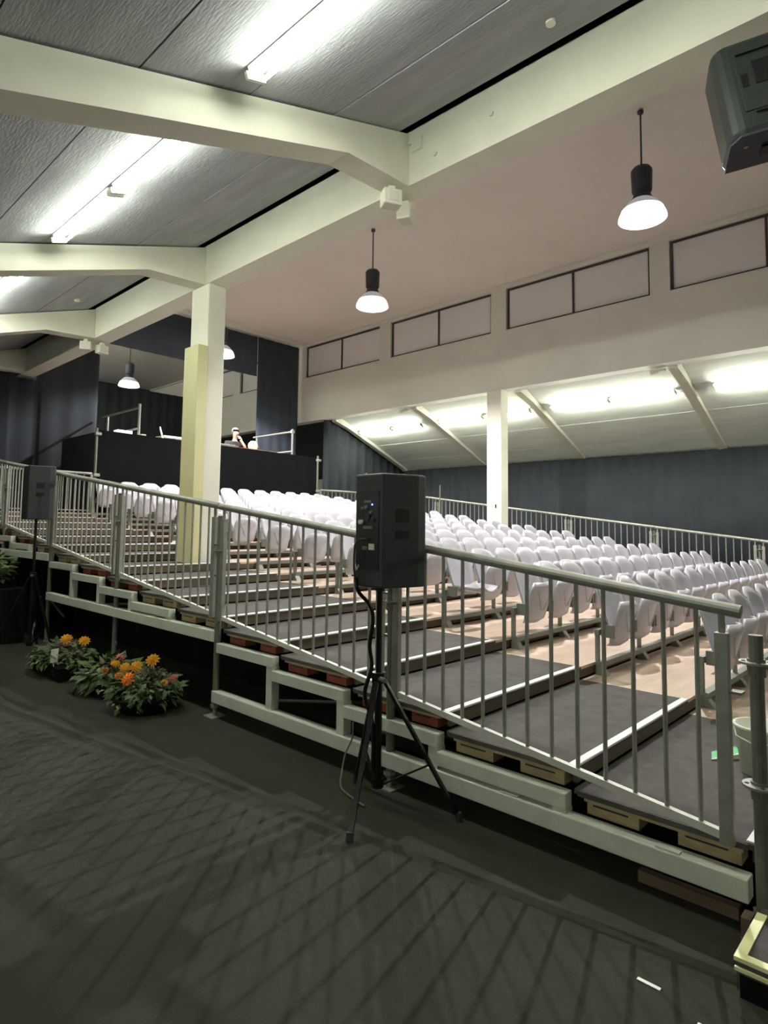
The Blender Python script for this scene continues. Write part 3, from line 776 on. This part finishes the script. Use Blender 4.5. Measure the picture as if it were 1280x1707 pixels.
sm('wall_conduit', 'small pale conduit bracket in the corner of beam and cross beam', 'bracket', MB().box(-3.62, -3.50, 4.175, 4.199, 5.10, 5.22).box(-3.665, -3.62, 4.18, 4.199, 5.19, 5.22), M['paint'])
for i, (x, z) in enumerate(((-3.35, 4.98), (-2.75, 5.08))):
    sm('bolt_cap', ['lower left bolt cap on the beam face', 'bolt cap further up the beam face'][i], 'bolt', MB().tube((x, 4.185, z), (x, 4.199, z), .022, 10), M['wallpaint'])
for i, (x, lb) in enumerate(((-10.9, 'small spotlight head under the window wall left of the right column'), (-4.3, 'small spotlight head under the window wall at the third rib'))):
    t = thing('wall_spotlight', lb, 'light fitting', (x, 12.36, 4.72))
    obj('head', MB().tube((-.08,-.05,-.04), (.06,0,.0), .05, 10), M['wallpaint'], t); obj('arm', MB().box(.04, .2, -.02, .02, -.02, .02), M['wallpaint'], t)
sm('column_switch', 'small grey switch on the right column', 'switch', MB().box(-7.72, -7.69, 11.915, 11.93, 2.05, 2.13), M['greybox'])

# ------------------------------------------------------------------ front step, floor bits
t = thing('entry_step', 'low carpeted step with bright yellow edging at bottom right', 'step', (-.64, 2.5, 0))
obj('platform', MB().box(.0, 2.6, .0, 2.6, .02, .125), M['tread_carpet'], t)
obj('edge_strip', MB().box(-.006, .028, .0281, .33, .118, .132), M['yellow'], t)
obj('edge_strip', MB().box(-.006, 2.6, -.008, .028, .118, .132), M['yellow'], t)
obj('edge_strip', MB().box(-.004, 2.6, -.012, -.002, .088, .10), M['yellow'], t)
obj('skirt', MB().box(.01, 2.59, -.004, .0, .0, .075), M['blackcloth'], t)
sm('wood_batten', 'worn wooden batten lying under the lowest frame beam', 'board', MB().box(-1.15, -.74, 2.95, 2.99, .005, .055), M['floorwood'])
sm('wood_offcut', 'short upright wood offcut at the foot of the front post', 'board', MB().box(-.70, -.665, 2.81, 2.88, .0, .10), M['floorwood'])
t = thing('white_bucket', 'white plastic bucket on the lowest tread behind the front post', 'bucket', (-.825, 3.84, ZK(0)))
obj('body', MB().lathe([(0,.005),(.105,.005),(.13,.24),(.137,.24),(.137,.255),(.125,.255),(.10,.012),(0,.012)], n=24), M['white'], t, smooth=True)
obj('handle', MB().path([(-.135,0,.23), (-.10,-.10,.20), (0,-.14,.18), (.10,-.10,.20), (.135,0,.23)], .004, 6), M['white'], t)
t = thing('green_card', 'green and white folded card on the lowest tread', 'card', (-1.05, 3.98, ZK(0)+.003), .6)
obj('card', MB().hexa([(-.09,-.07,0),(.09,-.02,0),(.09,.08,0),(-.05,.05,0),(-.09,-.07,.002),(.09,-.02,.03),(.09,.08,.03),(-.05,.05,.002)]), M['green'], t)
obj('white_edge', MB().hexa([(-.10,-.085,0),(.09,-.035,0),(.09,-.022,0),(-.09,-.072,0),(-.10,-.085,.003),(.09,-.035,.031),(.09,-.022,.031),(-.09,-.072,.003)]), M['white'], t)
sm('paper_scrap', 'thin white paper scrap on the dark floor near the yellow step', 'paper', MB().box(-.92, -.84, 2.33, 2.345, .001, .004), M['white'])
sm('paper_scrap', 'smaller white paper scrap left of the yellow step corner', 'paper', MB().box(-.70, -.67, 2.26, 2.275, .001, .004), M['white'])
# diagonal braces inside the stand
for i, (a, b, lb) in enumerate((((-4.3,3.3,.12), (-2.9,3.66,.30), 'thin diagonal brace seen inside the lower frame'), ((-8.4,3.2,.55), (-6.9,3.6,.66), 'thin brace seen inside the middle frame'),
                                ((-8.9,3.0,.62), (-8.3,3.0,.42), 'short bent tube under the left frame'), ((-3.1,3.3,.14), (-2.2,3.66,.2), 'thin diagonal brace behind the tripod'))):
    sm('brace_tube', lb, 'brace', MB().tube(a, b, .014, 6), M['galv_dark'])
# dark sheet added in place of the shade under the stand
sm('stand_shade_sheet', 'added dark sheet standing in for shade behind the side frames', 'cloth',
   drape(((-12.6, 3.72), (-.75, 3.72)), lambda s: .002, lambda s: max(.15, NZ(-12.6+s)-.24), amp=.02, wave=.5), M['blackcloth'])

# ------------------------------------------------------------------ flowers
def leaf_cloud(n, cx, cy, cz, rx, ry, rz, size, rnd, droop=.3):
    mb = MB()
    for _ in range(n):
        while True:
            p = Vector((rnd.uniform(-1,1), rnd.uniform(-1,1), rnd.uniform(-.6,1)))
            if .25 < p.length < 1: break
        c = Vector((cx+p.x*rx, cy+p.y*ry, cz+p.z*rz))
        d = (Vector((p.x, p.y, p.z*.6-droop*rnd.random()))+Vector((rnd.gauss(0,.4), rnd.gauss(0,.4), rnd.gauss(0,.3)))).normalized()
        sd = d.cross(Vector((rnd.gauss(0,.4), rnd.gauss(0,.4), 1))).normalized()
        up = sd.cross(d)
        L = size*rnd.uniform(.6, 1.3); W = L*rnd.uniform(.22, .38)
        mb.add([c, c+d*L*.4+sd*W-up*L*.04, c+d*L-up*L*.2, c+d*L*.4-sd*W-up*L*.04, c+d*L*.45+up*L*.05], [(0,1,4), (1,2,4), (2,3,4), (3,0,4)])
    return mb
def blossom(c, r, rnd, up=Vector((.5,-.5,.6))):
    mb = MB(); c = Vector(c); up = (up+Vector((rnd.gauss(0,.2), rnd.gauss(0,.2), 0))).normalized()
    a = up.cross(Vector((0,0,1))).normalized(); b = up.cross(a)
    for ring, rr, n, h in ((0, r, 11, 0), (1, r*.72, 8, .012), (2, r*.4, 6, .02)):
        for i in range(n):
            an = 2*PI*i/n+ring*.4; d = a*math.cos(an)+b*math.sin(an); s = a*-math.sin(an)+b*math.cos(an)
            o = c+up*h
            mb.add([o, o+d*rr*.6+s*rr*.24+up*.008, o+d*rr-up*.004, o+d*rr*.6-s*rr*.24+up*.008], [(0,1,2,3)])
    return mb
def planter(label, x, y, z0, rx, ry, h, n, seed, blooms, bowl=True, size=.085, pale=.25, pink=.25, rz=0, tall=0):
    rnd = random.Random(seed)
    t = thing('flower_planter', label, 'plant', (x, y, z0), rz, 'flower planters by the stand')
    if bowl: obj('pot', MB().lathe([(0,0),(rx*.62,0),(rx*.8,h*.7),(rx*.86,h),(rx*.80,h),(rx*.74,h*.75),(0,h*.7)], n=20), M['blackcloth'], t, smooth=True)
    else: obj('pot', MB().hexa([(-rx*.8,-ry*.7,0),(rx*.8,-ry*.7,0),(rx*.8,ry*.7,0),(-rx*.8,ry*.7,0),(-rx*.88,-ry*.8,h),(rx*.88,-ry*.8,h),(rx*.88,ry*.8,h),(-rx*.88,ry*.8,h)]), M['blackcloth'], t)
    o = obj('foliage', leaf_cloud(n, 0, 0, h+.05+tall*.5, rx, ry, .13+tall, size, rnd), M['leaf'], t); o['kind'] = 'stuff'
    if pale:
        o = obj('trailing_leaves', leaf_cloud(int(n*pale), -rx*.3, -ry*.35, h+.0, rx*.85, ry*.8, .12, size*.7, rnd, 1.2), M['leafpale'], t); o['kind'] = 'stuff'
    if pink:
        o = obj('heather', leaf_cloud(int(n*pink*2.5), rx*.1, ry*.1, h+.13, rx*.45, ry*.5, .09, size*.35, rnd), M['heather'], t); o['kind'] = 'stuff'
    for (bx, by, bz, r, m) in blooms:
        obj('flower', blossom((bx, by, h+bz), r, rnd), M[m], t)
    return t
planter('round dark planter with yellow and orange flowers nearest the camera', -5.22, 2.60, 0, .33, .28, .13, 330, 5,
        [(-.22,-.10,.20,.055,'petal'), (-.12,-.05,.22,.06,'petal'), (.02,-.18,.16,.065,'petal2'), (.08,.0,.30,.065,'petal'), (-.30,-.12,.12,.04,'petal2'), (.26,.10,.16,.045,'pinkpetal'), (.2,.05,.12,.04,'petal')])
planter('green leafy planter between the two flowering planters', -5.98, 2.62, 0, .30, .24, .12, 260, 9,
        [(.18,-.05,.18,.05,'petal'), (.05,.05,.2,.05,'pinkpetal'), (.14,-.12,.12,.035,'petal2')], bowl=False, size=.12, pale=.15, pink=.1)
planter('planter of yellow flowers and trailing leaves left of the others', -7.05, 2.58, 0, .48, .26, .14, 420, 12,
        [(.02,.0,.22,.07,'petal'), (.24,.10,.22,.065,'petal')], bowl=False, size=.08, pale=.5, pink=.5)
planter('leafy planter raised on the black block at the left edge', -9.62, 2.50, .72, .33, .26, .16, 260, 21,
        [(.0,-.1,.12,.04,'petal2')], bowl=False, size=.12, pale=.5, pink=.1, tall=.07)
t = thing('white_tag', 'white plant tag stuck in the left floor planter', 'tag', (-6.80, 2.38, .17), .5)
obj('card', MB().hexa([(-.045,0,0),(.045,0,.02),(.045,.003,.02),(-.045,.003,0),(-.06,.03,.13),(.03,.03,.15),(.03,.033,.15),(-.06,.033,.13)]), M['label'], t)
obj('stick', MB().tube((0,0,.02), (0,.01,-.12), .003, 5), M['label'], t)
t = thing('display_block', 'tall black cloth-covered block under the plant at the left edge', 'plinth', (-9.62, 2.5, 0))
obj('block', MB().box(-.30, .42, -.45, .34, 0, .72), M['blackcloth'], t, bevel=.02)
t = thing('pink_stand', 'pink painted folding stand behind the plant at the left edge', 'stand', (-10.12, 2.62, 0))
for a, b in (((-.2,0,0), (.10,0,1.62)), ((.15,.05,0), (.05,.05,1.62)), ((.0,.1,1.3), (.14,.1,1.3))): obj('leg', MB().tube(a, b, .018, 6), M['pink'], t)
